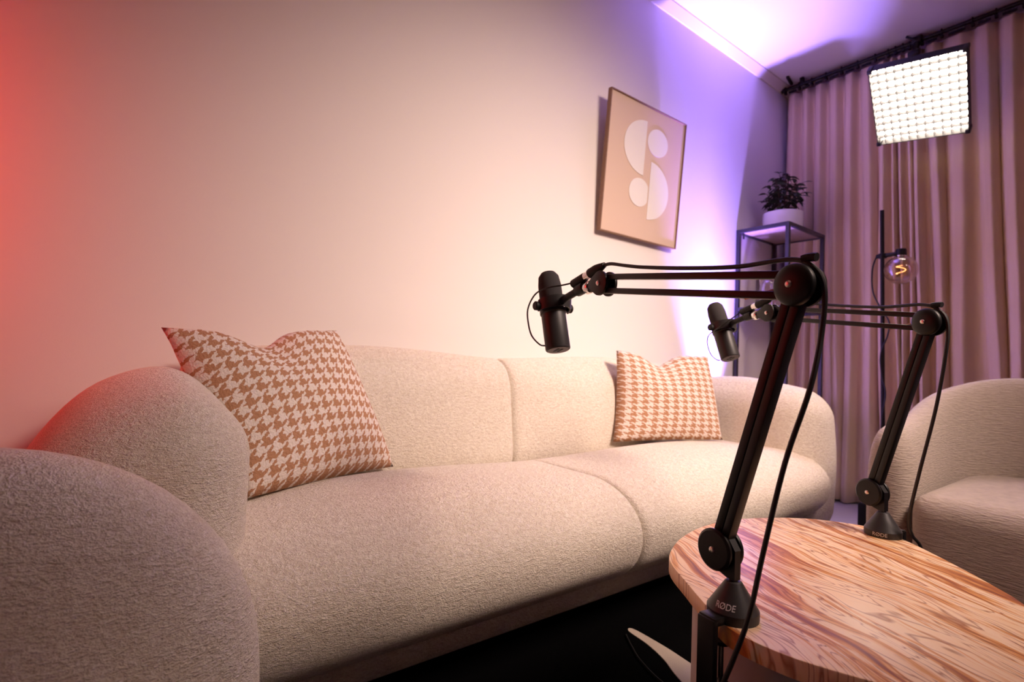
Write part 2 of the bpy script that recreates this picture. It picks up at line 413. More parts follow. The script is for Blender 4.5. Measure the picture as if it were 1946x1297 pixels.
# ------------------------------------------------------------------ barrel armchairs
def barrel_shell(half, depth, thick, h_front, h_back, z0, seg=40, ring=28, end_r=0.07, drop=0.05):
    """U-shaped upholstered wall: opening towards -x, centre of the half circle at the origin"""
    path = []
    L1 = depth; Larc = PI * half; tot = 2 * L1 + Larc
    ss = [i / seg for i in range(seg + 1)]
    for s_ in ss:
        d = s_ * tot
        if d < L1: p = (-depth + d, half); a = 0.0; tn = (1, 0)
        elif d < L1 + Larc:
            th = PI / 2 - (d - L1) / half; p = (half * math.cos(th), half * math.sin(th)); tn = (math.sin(th), -math.cos(th))
        else:
            dd = d - L1 - Larc; p = (-dd, -half); tn = (-1, 0)
        t = min(d, tot - d) / (tot / 2)
        hh = h_front + (h_back - h_front) * (0.5 - 0.5 * math.cos(PI * min(1, t * 1.25)))
        path.append((p, tn, hh, 1.0, 0.0))
    # rounded ends
    ends = []
    def endring(p, tn, hh, sgn):
        out = []
        for k in range(1, 15):
            a = k / 14 * PI / 2
            out.append(((p[0] - sgn * tn[0] * end_r * math.sin(a), p[1] - sgn * tn[1] * end_r * math.sin(a)), tn, hh, max(0.02, math.cos(a)), drop * (1 - math.cos(a))))
        return out
    first = endring(path[0][0], path[0][1], path[0][2], 1); last = endring(path[-1][0], path[-1][1], path[-1][2], -1)
    full = list(reversed(first)) + path + last
    mb = MB()
    for (p, tn, hh, sc, dz) in full:
        n_ = (-tn[1], tn[0])
        hh = hh - dz; zc = (z0 + hh) / 2; hz = (hh - z0) / 2; sc = sc ** 0.6
        for k in range(ring):
            a = 2 * PI * k / ring
            ca, sa = math.cos(a), math.sin(a)
            wx = (abs(ca) ** (2 / 2.6 if sa > 0 else 2 / 5.0)) * (1 if ca > 0 else -1)
            wz = (abs(sa) ** (2 / 3.2 if sa > 0 else 2 / 8.0)) * (1 if sa > 0 else -1)
            m_ = 1 - (1 - sc) * 1.0
            o_ = thick / 2 * wx * m_
            zz = zc + hz * wz * (1 - (1 - sc) * 0.10)
            mb.v.append((p[0] + n_[0] * o_, p[1] + n_[1] * o_, zz))
    n = len(full)
    for i in range(n - 1):
        for k in range(ring):
            j = (k + 1) % ring
            mb.f.append((i * ring + k, i * ring + j, (i + 1) * ring + j, (i + 1) * ring + k))
    mb.f.append(tuple(range(ring))); mb.f.append(tuple(reversed(range((n - 1) * ring, n * ring))))
    return mb
ac = thing('armchair', 'beige ribbed barrel armchair in front of the curtain', 'armchair', (2.17, 0.19, 0))
barrel_shell(0.365, 0.29, 0.125, 0.60, 0.755, 0.06).build('shell', 'ribbed', ac, True, 0, 80)
def cseat(v):
    x, y, z = v
    if x > 0:
        lim = math.sqrt(max(0.0001, 0.31 ** 2 - min(abs(y), 0.309) ** 2))
        x = min(x, lim)
    return x, y, z
soft_box((-0.385, -0.305, 0.06), (0.31, 0.305, 0.425), (0.06, 0.05, 0.055), 22, (0.006, 0, 0.012), cseat).build('seat_cushion', 'ribbed', ac, True, 0, 80)
fp = MB().box((0, 0, 0.085), (0.042, 0.042, 0.17))
pst = tag(fp.build('floor_post', 'black', None, True, 0.010), 'short black post on the floor between the curtain and the ribbed armchair', 'post'); pst.location = (2.74, 0.918, 0)
for x, y in ((-0.22, 0.33), (-0.22, -0.33), (0.25, -0.25), (0.25, 0.25)):
    MB().cyl((x, y, 0), (x, y, 0.07), 0.018).build('leg', 'black', ac)

ac2 = thing('armchair', 'cream sherpa armchair close up in the lower left corner', 'armchair', (-0.28, 0.32, 0), PI)
barrel_shell(0.40, 0.17, 0.25, 0.645, 0.70, 0.06, end_r=0.28, drop=0.26).build('shell', 'sherpa', ac2, True, 0, 80)
soft_box((-0.40, -0.29, 0.06), (0.28, 0.29, 0.40), (0.06, 0.05, 0.055), 18, (0.006, 0, 0.012), None).build('seat_cushion', 'sherpa', ac2, True, 0, 80)
for x, y in ((-0.25, 0.36), (-0.25, -0.36), (0.25, -0.25), (0.25, 0.25)):
    MB().cyl((x, y, 0), (x, y, 0.07), 0.018).build('leg', 'black', ac2)

# ------------------------------------------------------------------ throw pillows
def pillow(name, corners, thick, label, rep, nrm_hint, dent=0.04, seed=1):
    BL, BR, TR, TL = [Vector(c) for c in corners]
    rnd = random.Random(seed)
    c0 = (BL + BR + TR + TL) / 4
    n = (BR - BL).cross(TL - BL).normalized()
    if n.dot(Vector(nrm_hint)) < 0: n = -n
    NN = 36; mb = MB(); idx = {}; uvs = []
    base = Vector((c0.x, c0.y, min(BL.z, BR.z)))
    for side in (1, -1):
        for j in range(NN + 1):
            for i in range(NN + 1):
                edge = i in (0, NN) or j in (0, NN)
                if side < 0 and edge: idx[(side, i, j)] = idx[(1, i, j)]; continue
                u, v = i / NN, j / NN
                a, b_ = 2 * u - 1, 2 * v - 1
                # edges pulled in between the corners
                pin = 0.035
                uu = 0.5 + (a * (1 - pin * (1 - b_ * b_))) / 2
                vv = 0.5 + (b_ * (1 - pin * 0.8 * (1 - a * a))) / 2
                p = BL * (1 - uu) * (1 - vv) + BR * uu * (1 - vv) + TR * uu * vv + TL * (1 - uu) * vv
                # karate-chop dent in the top edge
                dd = math.exp(-((u - 0.42) / 0.16) ** 2) * max(0, (v - 0.55) / 0.45) ** 1.6
                p += (BL - TL).normalized() * dent * dd
                t = thick / 2 * (max(0, 1 - a ** 2) ** 0.48) * (max(0, 1 - b_ ** 2) ** 0.44)
                t *= 1 - 0.45 * dd
                t += 0.004 * math.sin(9 * u + 3 * v + seed) * math.sin(7 * v - 2 * u) * (1 - a * a) * (1 - b_ * b_)
                p += n * t * side
                mb.v.append(tuple(p - base)); idx[(side, i, j)] = len(mb.v) - 1
                uvs.append((u * rep[0], v * rep[1]))
    for side in (1, -1):
        for j in range(NN):
            for i in range(NN):
                q = [idx[(side, i, j)], idx[(side, i + 1, j)], idx[(side, i + 1, j + 1)], idx[(side, i, j + 1)]]
                if side < 0: q.reverse()
                mb.f.append(tuple(q))
    me = mb.mesh(name, True, 0, 170)
    lay = me.uv_layers.new(name='UVMap')
    for lp in me.loops: lay.data[lp.index].uv = uvs[lp.vertex_index]
    root = thing(name, label, 'pillow', base, 0, 'houndstooth pillows on the sofa')
    link('cover', me, 'houndstooth', root)
    return root
pillow('throw_pillow', [(0.245, 1.180, 0.448), (0.655, 1.372, 0.440), (0.515, 1.485, 0.815), (0.09, 1.315, 0.79)], 0.165,
       'brown and white houndstooth pillow leaning by the left armrest', (-13.5, 13), (1, -1, 0), 0.05, 1)
pillow('throw_pillow', [(1.580, 1.385, 0.447), (2.085, 1.225, 0.447), (2.065, 1.29, 0.80), (1.645, 1.44, 0.805)], 0.14,
       'brown and white houndstooth pillow by the right armrest behind the microphones', (11, 15), (-1, -1, 0), 0.05, 2)

# ------------------------------------------------------------------ coffee table
TZ = 0.43
outline = [(0.758, 0.535), (0.70, 0.462), (0.652, 0.395), (0.626, 0.35), (0.624, 0.29), (0.640, 0.235), (0.662, 0.190), (0.705, 0.135), (0.78, 0.095), (0.87, 0.085),
           (0.96, 0.105), (1.057, 0.152), (1.104, 0.19), (1.165, 0.25), (1.24, 0.335), (1.285, 0.41), (1.255, 0.49), (1.20, 0.545), (1.132, 0.582), (1.06, 0.606),
           (0.978, 0.61), (0.91, 0.601), (0.835, 0.578)]
tc0 = (0.95, 0.35)
table = thing('coffee_table', 'low oval coffee table with an orange banded stone top', 'table', (*tc0, 0))
poly = [(x - tc0[0], y - tc0[1]) for x, y in closed_spline(outline, 6)]
MB().prism(poly, TZ - 0.024, TZ).build('table_top', 'stone', table, True, 0.002)
for (x, y, r) in ((0.775, 0.40, 0.085), (1.10, 0.33, 0.085)):
    MB().lathe([(r, 0.012), (r, TZ - 0.024)], (x - tc0[0], y - tc0[1], 0), seg=48).build('leg', 'table_leg', table, True, 0.002)

# ------------------------------------------------------------------ boom arms and microphones
def dome(mb, c, r, h, side, seg=32):
    prof = [(r, 0)] + [(r * math.cos(a), h * (0.3 + 0.7 * math.sin(a))) for a in [i / 8 * PI / 2 for i in range(0, 8)]] + [(0.0008, h)]
    mb.lathe(prof, c, (0, side, 0), seg)
    return mb
P_, E_, D_ = Vector((0.022, 0, 0.080)), Vector((-0.083, 0, 0.421)), Vector((0.294, 0, 0.465))
def bar(mb, a, b, off, w, d):
    a, b = Vector(a), Vector(b); t = (b - a).normalized(); n = Vector((-t.z, 0, t.x))
    a2, b2 = a + n * off, b + n * off; c = (a2 + b2) / 2
    ang = math.atan2(t.z, t.x)
    mb.box(c, ((b2 - a2).length, d, w), Matrix.Rotation(-ang, 3, 'Y'))
    return mb
def screw(parent, c, side, r=0.0042):
    mb = MB().lathe([(r, 0), (r, 0.0012), (r * 0.75, 0.0026), (r * 0.3, 0.0032)], c, (0, side, 0), 14)
    o = mb.build('screw', 'screw', parent)
    return o
def bent_text(body, size, R_, zc, ang, parent):
    cu = bpy.data.curves.new('lettering', 'FONT'); cu.body = body; cu.size = size; cu.align_x = 'CENTER'; cu.align_y = 'CENTER'; cu.extrude = 0.00015
    to = bpy.data.objects.new('tmp_text', cu); COL.objects.link(to)
    dg = bpy.context.evaluated_depsgraph_get(); me = bpy.data.meshes.new_from_object(to.evaluated_get(dg))
    bpy.data.objects.remove(to)
    for v in me.vertices:
        a = ang + v.co.x / R_(v.co.y + zc); r = R_(v.co.y + zc) + 0.0002 + v.co.z
        v.co = (r * math.cos(a), r * math.sin(a), zc + v.co.y)
    me.materials.clear()
    return link('lettering', me, 'print', parent)
def boom_arm(loc, theta, label, clamp_ang, text_ang, text_z):
    r = thing('boom_arm', label, 'boom arm', loc, theta, 'black desk boom arms on the table')
    base = MB().lathe([(0.0315, 0), (0.0318, 0.002), (0.0318, 0.012), (0.0308, 0.0135), (0.0105, 0.045), (0.0085, 0.0462)], seg=40).build('base', 'graphite', r, True, 0, 25)
    Rf = lambda z: 0.0318 if z < 0.0135 else 0.0308 - (z - 0.0135) * (0.0203 / 0.0315)
    bent_text('R\u00d8DE', 0.0095, Rf, text_z, text_ang, base)
    # clamp below the table edge
    ca, sa = math.cos(clamp_ang), math.sin(clamp_ang); rm = Matrix.Rotation(clamp_ang, 3, 'Z')
    cl = MB()
    cl.box((ca * 0.036, sa * 0.036, 0.005), (0.022, 0.026, 0.010), rm)
    cl.box((ca * 0.045, sa * 0.045, -0.041), (0.009, 0.026, 0.098), rm)
    cl.box((ca * 0.027, sa * 0.027, -0.086), (0.045, 0.026, 0.010), rm)
    k = cl.build('clamp', 'black', r, True, 0.0015)
    MB().cyl((ca * 0.02, sa * 0.02, -0.115), (ca * 0.02, sa * 0.02, -0.030), 0.0035).build('clamp_screw', 'chrome', k)
    MB().lathe([(0.011, 0), (0.011, 0.004)], (ca * 0.02, sa * 0.02, -0.0288), seg=20).build('clamp_pad', 'black_matte', k)
    MB().box((ca * 0.02, sa * 0.02, -0.118), (0.030, 0.006, 0.008), rm).build('clamp_handle', 'black_matte', k, True, 0.002)
    # swivel post and lower joint
    MB().cyl((0, 0, 0.044), (0, 0, 0.084), 0.0055).build('post', 'black', r)
    lj = MB()
    for s_ in (-1, 1):
        lj.lathe([(0.0265, 0), (0.027, 0.0015), (0.027, 0.004), (0.024, 0.0065), (0.004, 0.0075)], (P_.x, s_ * 0.0085, P_.z), (0, s_, 0), 36)
        pts = [(-0.006, 0.048), (0.006, 0.048), (0.022 + 0.012, 0.057), (0.03, 0.078), (0.004, 0.098), (-0.006, 0.085)]
    mt = Matrix(((1, 0, 0, 0), (0, 0, 1, 0), (0, 1, 0, 0), (0, 0, 0, 1)))
    lj.prism(pts, -0.0055, 0.0055, mt)
    j = lj.build('lower_joint', 'black', r, True, 0, 30); screw(j, (P_.x, 0.0155, P_.z), 1); screw(j, (P_.x, -0.0155, P_.z), -1)
    # lower arm: two parallel bars
    for off in (-0.0064, 0.0064):
        a = P_ + (E_ - P_).normalized() * 0.012; b = E_ - (E_ - P_).normalized() * 0.008
        bar(MB(), a, b, off, 0.0118, 0.015).build('lower_bar', 'black', r, True, 0.0012)
    # elbow
    ej = MB()
    for s_ in (-1, 1): dome(ej, (E_.x, s_ * 0.008, E_.z), 0.0255, 0.0125, s_)
    ej.lathe([(0.016, -0.009), (0.016, 0.009)], E_, (0, 1, 0), 24)
    j = ej.build('elbow_joint', 'black', r, True, 0, 40); screw(j, (E_.x, 0.0200, E_.z), 1); screw(j, (E_.x, -0.0200, E_.z), -1)
    # upper arm
    for off in (-0.0125, 0.0125):
        a = E_ + (D_ - E_).normalized() * 0.004; b = D_ - (D_ - E_).normalized() * 0.008
        bar(MB(), a, b, off, 0.0098, 0.014).build('upper_bar', 'black', r, True, 0.0012)
    sp_ = MB().tube([(E_.x + 0.018, 0, E_.z + 0.001), (E_.x + 0.045, 0, E_.z - 0.004), (E_.x + 0.075, 0, E_.z - 0.0085)], 0.0022, 8)
    sp_.build('spring_hook', 'spring', r)
    # head joint, teardrop plates
    hj = MB()
    tp = []
    for i in range(25):
        a = PI * 0.30 + (2 * PI - PI * 0.6) * i / 24
        tp.append((D_.x + 0.021 * math.cos(a) - 0.002, D_.z + 0.0225 * math.sin(a)))
    tp += [(D_.x + 0.030, D_.z - 0.006), (D_.x + 0.030, D_.z + 0.006)]
    for y0, y1 in ((0.0075, 0.0135), (-0.0135, -0.0075)): hj.prism(tp, y0, y1, mt)
    hj.cyl((D_.x, -0.0075, D_.z), (D_.x, 0.0075, D_.z), 0.009); hj.cyl((D_.x + 0.026, 0, D_.z), (D_.x + 0.040, 0, D_.z - 0.002), 0.0095)
    j = hj.build('head_joint', 'black', r, True, 0.001, 30); screw(j, (D_.x - 0.001, 0.0135, D_.z), 1, 0.0048); screw(j, (D_.x - 0.001, -0.0135, D_.z), -1, 0.0048)
    MB().lathe([(0.0105, 0), (0.0118, 0.002), (0.0118, 0.013), (0.0105, 0.015)], (D_.x + 0.038, 0, D_.z - 0.001), (1, 0, -0.16), 20).build('locking_nut', 'chrome', j)
    return r
RIGS = [((0.660, 0.368, TZ), math.radians(80), 0.30, 'nearest', PI / 2, 1.90, 0.0200),
        ((1.246, 0.384, TZ), math.radians(72), 0.43, 'rear', -PI / 2, 2.02, 0.0068)]
boom_arm(RIGS[0][0], RIGS[0][1], 'black desk boom arm clamped at the near edge of the stone table', RIGS[0][4], RIGS[0][5], RIGS[0][6])
boom_arm(RIGS[1][0], RIGS[1][1], 'black desk boom arm at the far edge of the table by the armchair', RIGS[1][4], RIGS[1][5], RIGS[1][6])

MC = Vector((0.464, 0, 0.424))
def microphone(loc, theta, tilt, label, cable_pts):
    fwd = Vector((math.cos(theta), math.sin(theta), 0))
    base = Vector(loc) + fwd * MC.x + Vector((0, 0, MC.z))
    r = thing('microphone', label, 'microphone', base, theta, 'broadcast microphones on the boom arms')
    ax = Vector((math.sin(tilt), 0, math.cos(tilt)))
    def pt(h): return ax * h
    R_ = 0.0258
    MB().lathe([(R_ - 0.001, -0.083), (R_, -0.081), (R_, -0.006), (R_ + 0.002, -0.004), (R_ + 0.002, 0.004), (R_ - 0.002, 0.006), (R_ - 0.002, 0.02)], (0, 0, 0), ax, 36).build('body', 'graphite', r, True, 0, 30)
    MB().lathe([(R_ - 0.0025, 0.012), (R_ - 0.001, 0.014), (R_ - 0.0012, 0.06), (R_ - 0.004, 0.080), (R_ - 0.010, 0.0885), (R_ - 0.018, 0.091), (0.001, 0.0915)], (0, 0, 0), ax, 36).build('windscreen', 'foam', r, True, 0, 60)
    q = Matrix.Rotation(tilt, 3, 'Y')
    pl = MB().lathe([(R_ - 0.003, -0.0842), (R_ - 0.003, -0.083)], (0, 0, 0), ax, 32).build('end_plate', mat('mic_plate', (0.10, 0.075, 0.07), 0.5), r)
    for dx, dy, sx, sy in ((-0.006, 0.005, 0.008, 0.005), (0.005, 0.005, 0.006, 0.005), (-0.006, -0.004, 0.008, 0.004), (0.005, -0.004, 0.006, 0.004)):
        MB().box(q @ Vector((dx, dy, -0.0844)), (sx, sy, 0.0012), q).build('switch_slot', 'black_matte', pl)
    # yoke: band around the camera side from knob to knob
    yk = MB(); n = 28; rad_x, rad_y = 0.034, 0.034
    for i in range(n + 1):
        a = PI / 2 + PI * i / n
        x, y = rad_x * math.cos(a), rad_y * math.sin(a)
        zc = 0.010 - 0.010 * math.cos(a) * 0 + 0.012 * (-math.cos(a))
        cxn, cyn = math.cos(a), math.sin(a)
        for w, zz in ((0.0, -0.0115), (0.0, 0.0125), (0.0035, 0.0125), (0.0035, -0.0115)):
            yk.v.append((x + cxn * w, y + cyn * w, zc + zz))
    for i in range(n):
        for k in range(4):
            kk = (k + 1) % 4; yk.f.append((i * 4 + k, i * 4 + kk, (i + 1) * 4 + kk, (i + 1) * 4 + k))
    yk.f.append((0, 1, 2, 3)); yk.f.append((n * 4 + 3, n * 4 + 2, n * 4 + 1, n * 4))
    y_ = yk.build('yoke', 'graphite', r, True, 0, 35)
    for s_ in (-1, 1):
        MB().lathe([(0.0085, 0), (0.0095, 0.002), (0.0095, 0.010), (0.0075, 0.012)], (0, s_ * 0.034, 0.010), (0, s_, 0), 20).build('knob', 'black_matte', y_)
        MB().cyl((0, s_ * 0.022, 0.006), (0, s_ * 0.036, 0.010), 0.006).build('pivot', 'black', y_)
    st = MB().cyl((-0.033, 0, 0.022), (-0.098, 0, 0.0385), 0.0075); st.cyl((-0.088, 0, 0.036), (-0.112, 0, 0.041), 0.0115)
    st.build('stem', 'black', y_, True, 0.0008)
    MB().cyl((-0.073, 0, 0.051), (-0.114, 0, 0.061), 0.0092).build('cable_socket', 'black_matte', y_, True, 0.001)
    MB().cyl((-0.112, 0, 0.0605), (-0.130, 0, 0.065), 0.0088).build('socket_ring', 'chrome', y_)
    # thin lead looping from the end of the mic up to the socket
    MB().tube(smooth_path([Vector(p) - MC for p in cable_pts]), 0.0017, 8).build('lead', 'rubber', r)
    return r
c1 = [(0.448, 0.027, 0.352), (0.447, 0.040, 0.354), (0.470, 0.046, 0.372), (0.487, 0.046, 0.400), (0.490, 0.046, 0.430), (0.462, 0.046, 0.457), (0.425, 0.040, 0.467), (0.400, 0.020, 0.472), (0.388, 0.004, 0.477)]
c2 = [(0.440, 0.027, 0.342), (0.438, 0.040, 0.343), (0.456, 0.045, 0.358), (0.470, 0.046, 0.388), (0.466, 0.046, 0.410), (0.440, 0.046, 0.425), (0.410, 0.040, 0.442), (0.395, 0.020, 0.462), (0.388, 0.004, 0.476)]
microphone(RIGS[0][0], RIGS[0][1], RIGS[0][2], 'dark grey broadcast microphone on the near boom arm in front of the plain wall', c1)
microphone(RIGS[1][0], RIGS[1][1], RIGS[1][2], 'dark grey broadcast microphone on the far boom arm beside the shelf', c2)

def mic_cable(loc, theta, label, pts):
    r = thing('microphone_cable', label, 'cable', loc, theta, 'thick black microphone cables')
    MB().tube(smooth_path(pts, 8), 0.0031, 10).build('cord', 'rubber', r)
    MB().lathe([(0.0098, 0), (0.0098, 0.020), (0.0080, 0.030), (0.0050, 0.044)], (0.336, 0, 0.489), (-0.97, 0, 0.24), 20).build('connector', 'black_matte', r)
    MB().tube([(E_.x - 0.012 + 0.034 * math.cos(a), 0.0, E_.z + 0.002 + 0.030 * math.sin(a)) for a in [PI / 2 - 0.25 + k * 0.1 for k in range(6)]], 0.0052, 8).build('cable_tie', 'black_matte', r)
    return r
up = [(0.300, 0, 0.498), (0.276, 0, 0.499), (0.235, 0, 0.490), (0.190, 0, 0.481), (0.100, 0, 0.467), (0.006, 0, 0.456), (-0.068, 0, 0.4545), (-0.098, 0, 0.442), (-0.113, 0, 0.415), (-0.1125, 0.004, 0.360)]
mic_cable(RIGS[0][0], RIGS[0][1], 'black cable along the near boom arm hanging down past the table edge',
          up + [(-0.112, 0.022, 0.300), (-0.094, 0.036, 0.217), (-0.072, 0.040, 0.111), (-0.057, 0.042, 0.034), (-0.040, 0.046, -0.023), (-0.030, 0.050, -0.055), (-0.010, 0.055, -0.12), (0.02, 0.06, -0.25), (0.03, 0.10, -0.40)])
mic_cable(RIGS[1][0], RIGS[1][1], 'black cable along the far boom arm hanging down in front of the armchair',
          [(p[0] * 1.0, p[1], p[2] + 0.001) for p in up] + [(-0.094, 0.0, 0.258), (-0.067, 0.0, 0.137), (-0.047, -0.004, 0.047), (-0.041, -0.022, 0.012), (-0.042, -0.045, -0.012), (-0.046, -0.055, -0.06), (-0.05, -0.06, -0.2), (-0.03, -0.06, -0.40)])

# ------------------------------------------------------------------ picture
pic = thing('framed_picture', 'beige abstract print with white discs and half discs in a thin brown frame', 'picture', (1.71, 1.625, 1.345))
pic.rotation_euler = (math.atan2(0.045, 0.62), 0, 0)
PW, PH = 0.56, 0.632
MB().box((PW / 2, 0.002, PH / 2), (PW - 0.01, 0.012, PH - 0.01)).build('canvas', 'canvas', pic, False)
fw = 0.0055
for c, s_ in (((fw / 2, 0, PH / 2), (fw, 0.022, PH)), ((PW - fw / 2, 0, PH / 2), (fw, 0.022, PH)), ((PW / 2, 0, fw / 2), (PW - 2 * fw, 0.022, fw)), ((PW / 2, 0, PH - fw / 2), (PW - 2 * fw, 0.022, fw))):
    MB().box(c, s_).build('frame_side', 'frame_wood', pic, False, 0.001)
mtp = Matrix(((1, 0, 0, 0), (0, 0, 1, -0.0065), (0, 1, 0, 0), (0, 0, 0, 1)))
def disc_poly(cx, cz, rx, rz, a0, a1, n=40): return [(cx + rx * math.cos(a0 + (a1 - a0) * i / n), cz + rz * math.sin(a0 + (a1 - a0) * i / n)) for i in range(n + 1)]
MB().prism(disc_poly(0.263, 0.431, 0.150, 0.127, PI / 2, 1.5 * PI), 0, 0.004, mtp).build('half_disc', 'art_white', pic, False)
MB().prism(disc_poly(0.315, 0.244, 0.150, 0.137, -PI / 2, PI / 2), 0, 0.004, mtp).build('half_disc', 'art_white', pic, False)
MB().prism(disc_poly(0.352, 0.479, 0.077, 0.064, 0, 2 * PI * 39 / 40, 39), 0, 0.004, mtp).build('disc', 'art_white', pic, False)
MB().prism([(min(x, 0.307), z) for x, z in disc_poly(0.246, 0.221, 0.073, 0.066, 0, 2 * PI * 39 / 40, 39)], 0, 0.004, mtp).build('disc', 'art_white', pic, False)
for p in pic.children:
    if p.name.startswith(('disc', 'half')): p.location.y = -0.0

# ------------------------------------------------------------------ curtain rod and curtains
RX, RZ = 3.40, 2.565
rod = thing('curtain_rod', 'black curtain rod with rings along the ceiling', 'curtain rod', (RX, 1.62, RZ))
MB().cyl((0, 0, 0), (0, -3.0, 0), 0.0105, seg=16).build('rod', 'black', rod)
MB().lathe([(0.016, 0), (0.016, 0.03)], (0, 0.022, 0), (0, -1, 0), 16).build('end_cap', 'black', rod, True, 0.003)
for y in (-0.12, -1.35, -2.6):
    b = MB().box((0.03, y + 0.01, 0.012), (0.10, 0.018, 0.008)); b.box((-0.012, y + 0.01, 0.018), (0.022, 0.022, 0.034))
    b.build('bracket', 'black', rod, True, 0.002)
MB().box((-0.05, -0.05, 0.026), (0.11, 0.016, 0.014), Matrix.Rotation(math.radians(12), 3, 'Z')).build('ceiling_mount', 'black', rod, True, 0.002)
fold_l = [1.62, 1.535, 1.46, 1.378, 1.292, 1.207, 1.118, 1.055, 1.02, 0.985, 0.95]
fold_r = [0.955, 0.90, 0.815, 0.69, 0.60, 0.50, 0.40, 0.29, 0.17, 0.05, -0.08, -0.22, -0.36, -0.50, -0.64, -0.80, -0.95, -1.10, -1.25]
def curtain(folds, label, shift_bot, seed, front):
    rnd = random.Random(seed)
    cols = []
    for i in range(len(folds) - 1):
        a, b = folds[i], folds[i + 1]
        for k in range(14): cols.append((i, k / 14, a + (b - a) * k / 14))
    cols.append((len(folds) - 2, 1.0, folds[-1]))
    amps = [0.032 + 0.016 * rnd.random() for _ in folds]
    mb = MB(); nz = 24
    for zi in range(nz + 1):
        t = zi / nz
        z = 2.535 - t * (2.535 - 0.012)
        for (i, f, y) in cols:
            ph = 2 * PI * f
            A = amps[i] * (0.75 + 0.5 * t)
            wave = math.cos(ph) + 0.28 * math.cos(2 * ph + 0.6)
            drift = 0.018 * t * math.sin(3.1 * i + seed) + 0.012 * math.sin(2.2 * t * PI + i * 1.7) * t
            x = RX + front + A * wave * 0.75
            yy = y + drift + shift_bot(y) * t
            # pleat header: gathered flatter at the top
            hem = 0.012 * math.sin(i * 2.3 + seed) * t
            mb.v.append((x - RX, yy - folds[0], z + (hem if zi == nz else 0) * 0.5 - (0.012 * (0.5 - 0.5 * math.cos(ph)) if zi == 0 else 0)))
    nc = len(cols)
    for zi in range(nz):
        for k in range(nc - 1):
            mb.f.append((zi * nc + k, zi * nc + k + 1, (zi + 1) * nc + k + 1, (zi + 1) * nc + k))
    root = thing('curtain', label, 'curtain', (RX, folds[0], 0), 0, 'tan floor-length curtains')
    o = mb.build('fabric', 'curtain', root, True, 0, 180)
    md = o.modifiers.new('thickness', 'SOLIDIFY'); md.thickness = 0.003
    for i in range(len(folds) - 1):
        y = (folds[i]) - folds[0]
        rg = MB(); n = 16; R0, r0 = 0.0145, 0.003
        rg.tube([(R0 * math.cos(a), y - 0.004, RZ + R0 * math.sin(a)) for a in [2 * PI * k / n for k in range(n + 1)]], r0, 6)
        rg.box((0, y - 0.004, RZ - 0.024), (0.02, 0.012, 0.014))
        rg.build('ring', 'black', root)
        w = abs(folds[i + 1] - folds[i])
        MB().box((0.006, y - w * 0.52, RZ - 0.022), (0.004, w * 0.55, 0.013)).build('pocket_shade', 'black_matte', root)  # black strip stands in for the shadowed pocket between rings under the rod
    return root
curtain(fold_l, 'tan curtain behind the metal shelf, nearest the corner', lambda y: -0.06 * (1.62 - y) / 0.67, 1, 0.02)
curtain(fold_r, 'tan curtain behind the ribbed armchair and the bulb lamp', lambda y: -0.07 + 0.02 * (0.955 - y), 2, 0.02)

# ------------------------------------------------------------------ shelf unit
SX0, SX1, SY0, SY1, SZ = 2.894, 3.345, 1.343, 1.645, 1.562
sh = thing('shelf_unit', 'tall black metal shelf unit in the corner beside the curtain', 'shelf', (SX0, SY0, 0))
w, d = SX1 - SX0, SY1 - SY0; t_ = 0.02
for x in (t_ / 2, w - t_ / 2):
    for y in (t_ / 2, d - t_ / 2):
        MB().box((x, y, SZ / 2), (t_, t_, SZ)).build('post', 'shelf_metal', sh, False, 0.001)
for z in (SZ - t_ / 2, 1.095, 0.60, 0.10):
    for y in (t_ / 2, d - t_ / 2): MB().box((w / 2, y, z), (w - 2 * t_, t_, t_)).build('rail', 'shelf_metal', sh, False, 0.001)
    for x in (t_ / 2, w - t_ / 2): MB().box((x, d / 2, z), (t_, d - 2 * t_, t_)).build('rail', 'shelf_metal', sh, False, 0.001)
    if z > 1.3: MB().box((w / 2, d / 2, z + 0.001), (w - 2 * t_, d - 2 * t_, 0.012)).build('shelf_board', 'shelf_wood', sh, False)
    elif z > 0.3: MB().box((w / 2, d / 2, z + 0.004), (w - 2 * t_, d - 2 * t_, 0.006)).build('glass_shelf', 'glass', sh, False)
    else: MB().box((w / 2, d / 2, z + 0.001), (w - 2 * t_, d - 2 * t_, 0.012)).build('shelf_board', 'shelf_wood', sh, False)
for x, y in ((0.04, d - 0.02), (w - 0.06, d - 0.02)):
    MB().box((x, y - 0.004, SZ - 0.035), (0.008, 0.006, 0.03)).build('bracket_tab', 'shelf_metal', sh, False)

# ------------------------------------------------------------------ things on the shelf
plant = thing('potted_plant', 'leafy dark green plant in a low white pot on top of the shelf', 'plant', (3.10, 1.475, SZ + 0.001))
MB().lathe([(0.100, 0), (0.106, 0.004), (0.108, 0.100), (0.106, 0.103), (0.101, 0.103), (0.099, 0.085)], seg=40).build('pot', 'white_gloss', plant, True, 0, 40)
MB().lathe([(0.099, 0.080), (0.099, 0.086)], seg=32).build('soil', 'soil', plant)
def leaf_mesh(k):
    mb = MB(); ln, wd = 0.046 + 0.007 * k, 0.020 + 0.002 * k
    prof = [(0, 0.001), (0.25, 0.75), (0.5, 1.0), (0.75, 0.7), (1.0, 0.02)]
    for t, ww in prof:
        zc = -0.25 * ln * t * t
        mb.v += [(ln * t, -wd / 2 * ww, zc + 0.004 * ww), (ln * t, 0, zc), (ln * t, wd / 2 * ww, zc + 0.004 * ww)]
    for i in range(4):
        for j in range(2):
            a = i * 3 + j; mb.f.append((a, a + 1, a + 4, a + 3))
    me = mb.mesh('leaf', True, 0, 180); me.materials.append(M['leaf']); return me
lms = [leaf_mesh(k) for k in range(3)]
rnd = random.Random(5)
tips = []
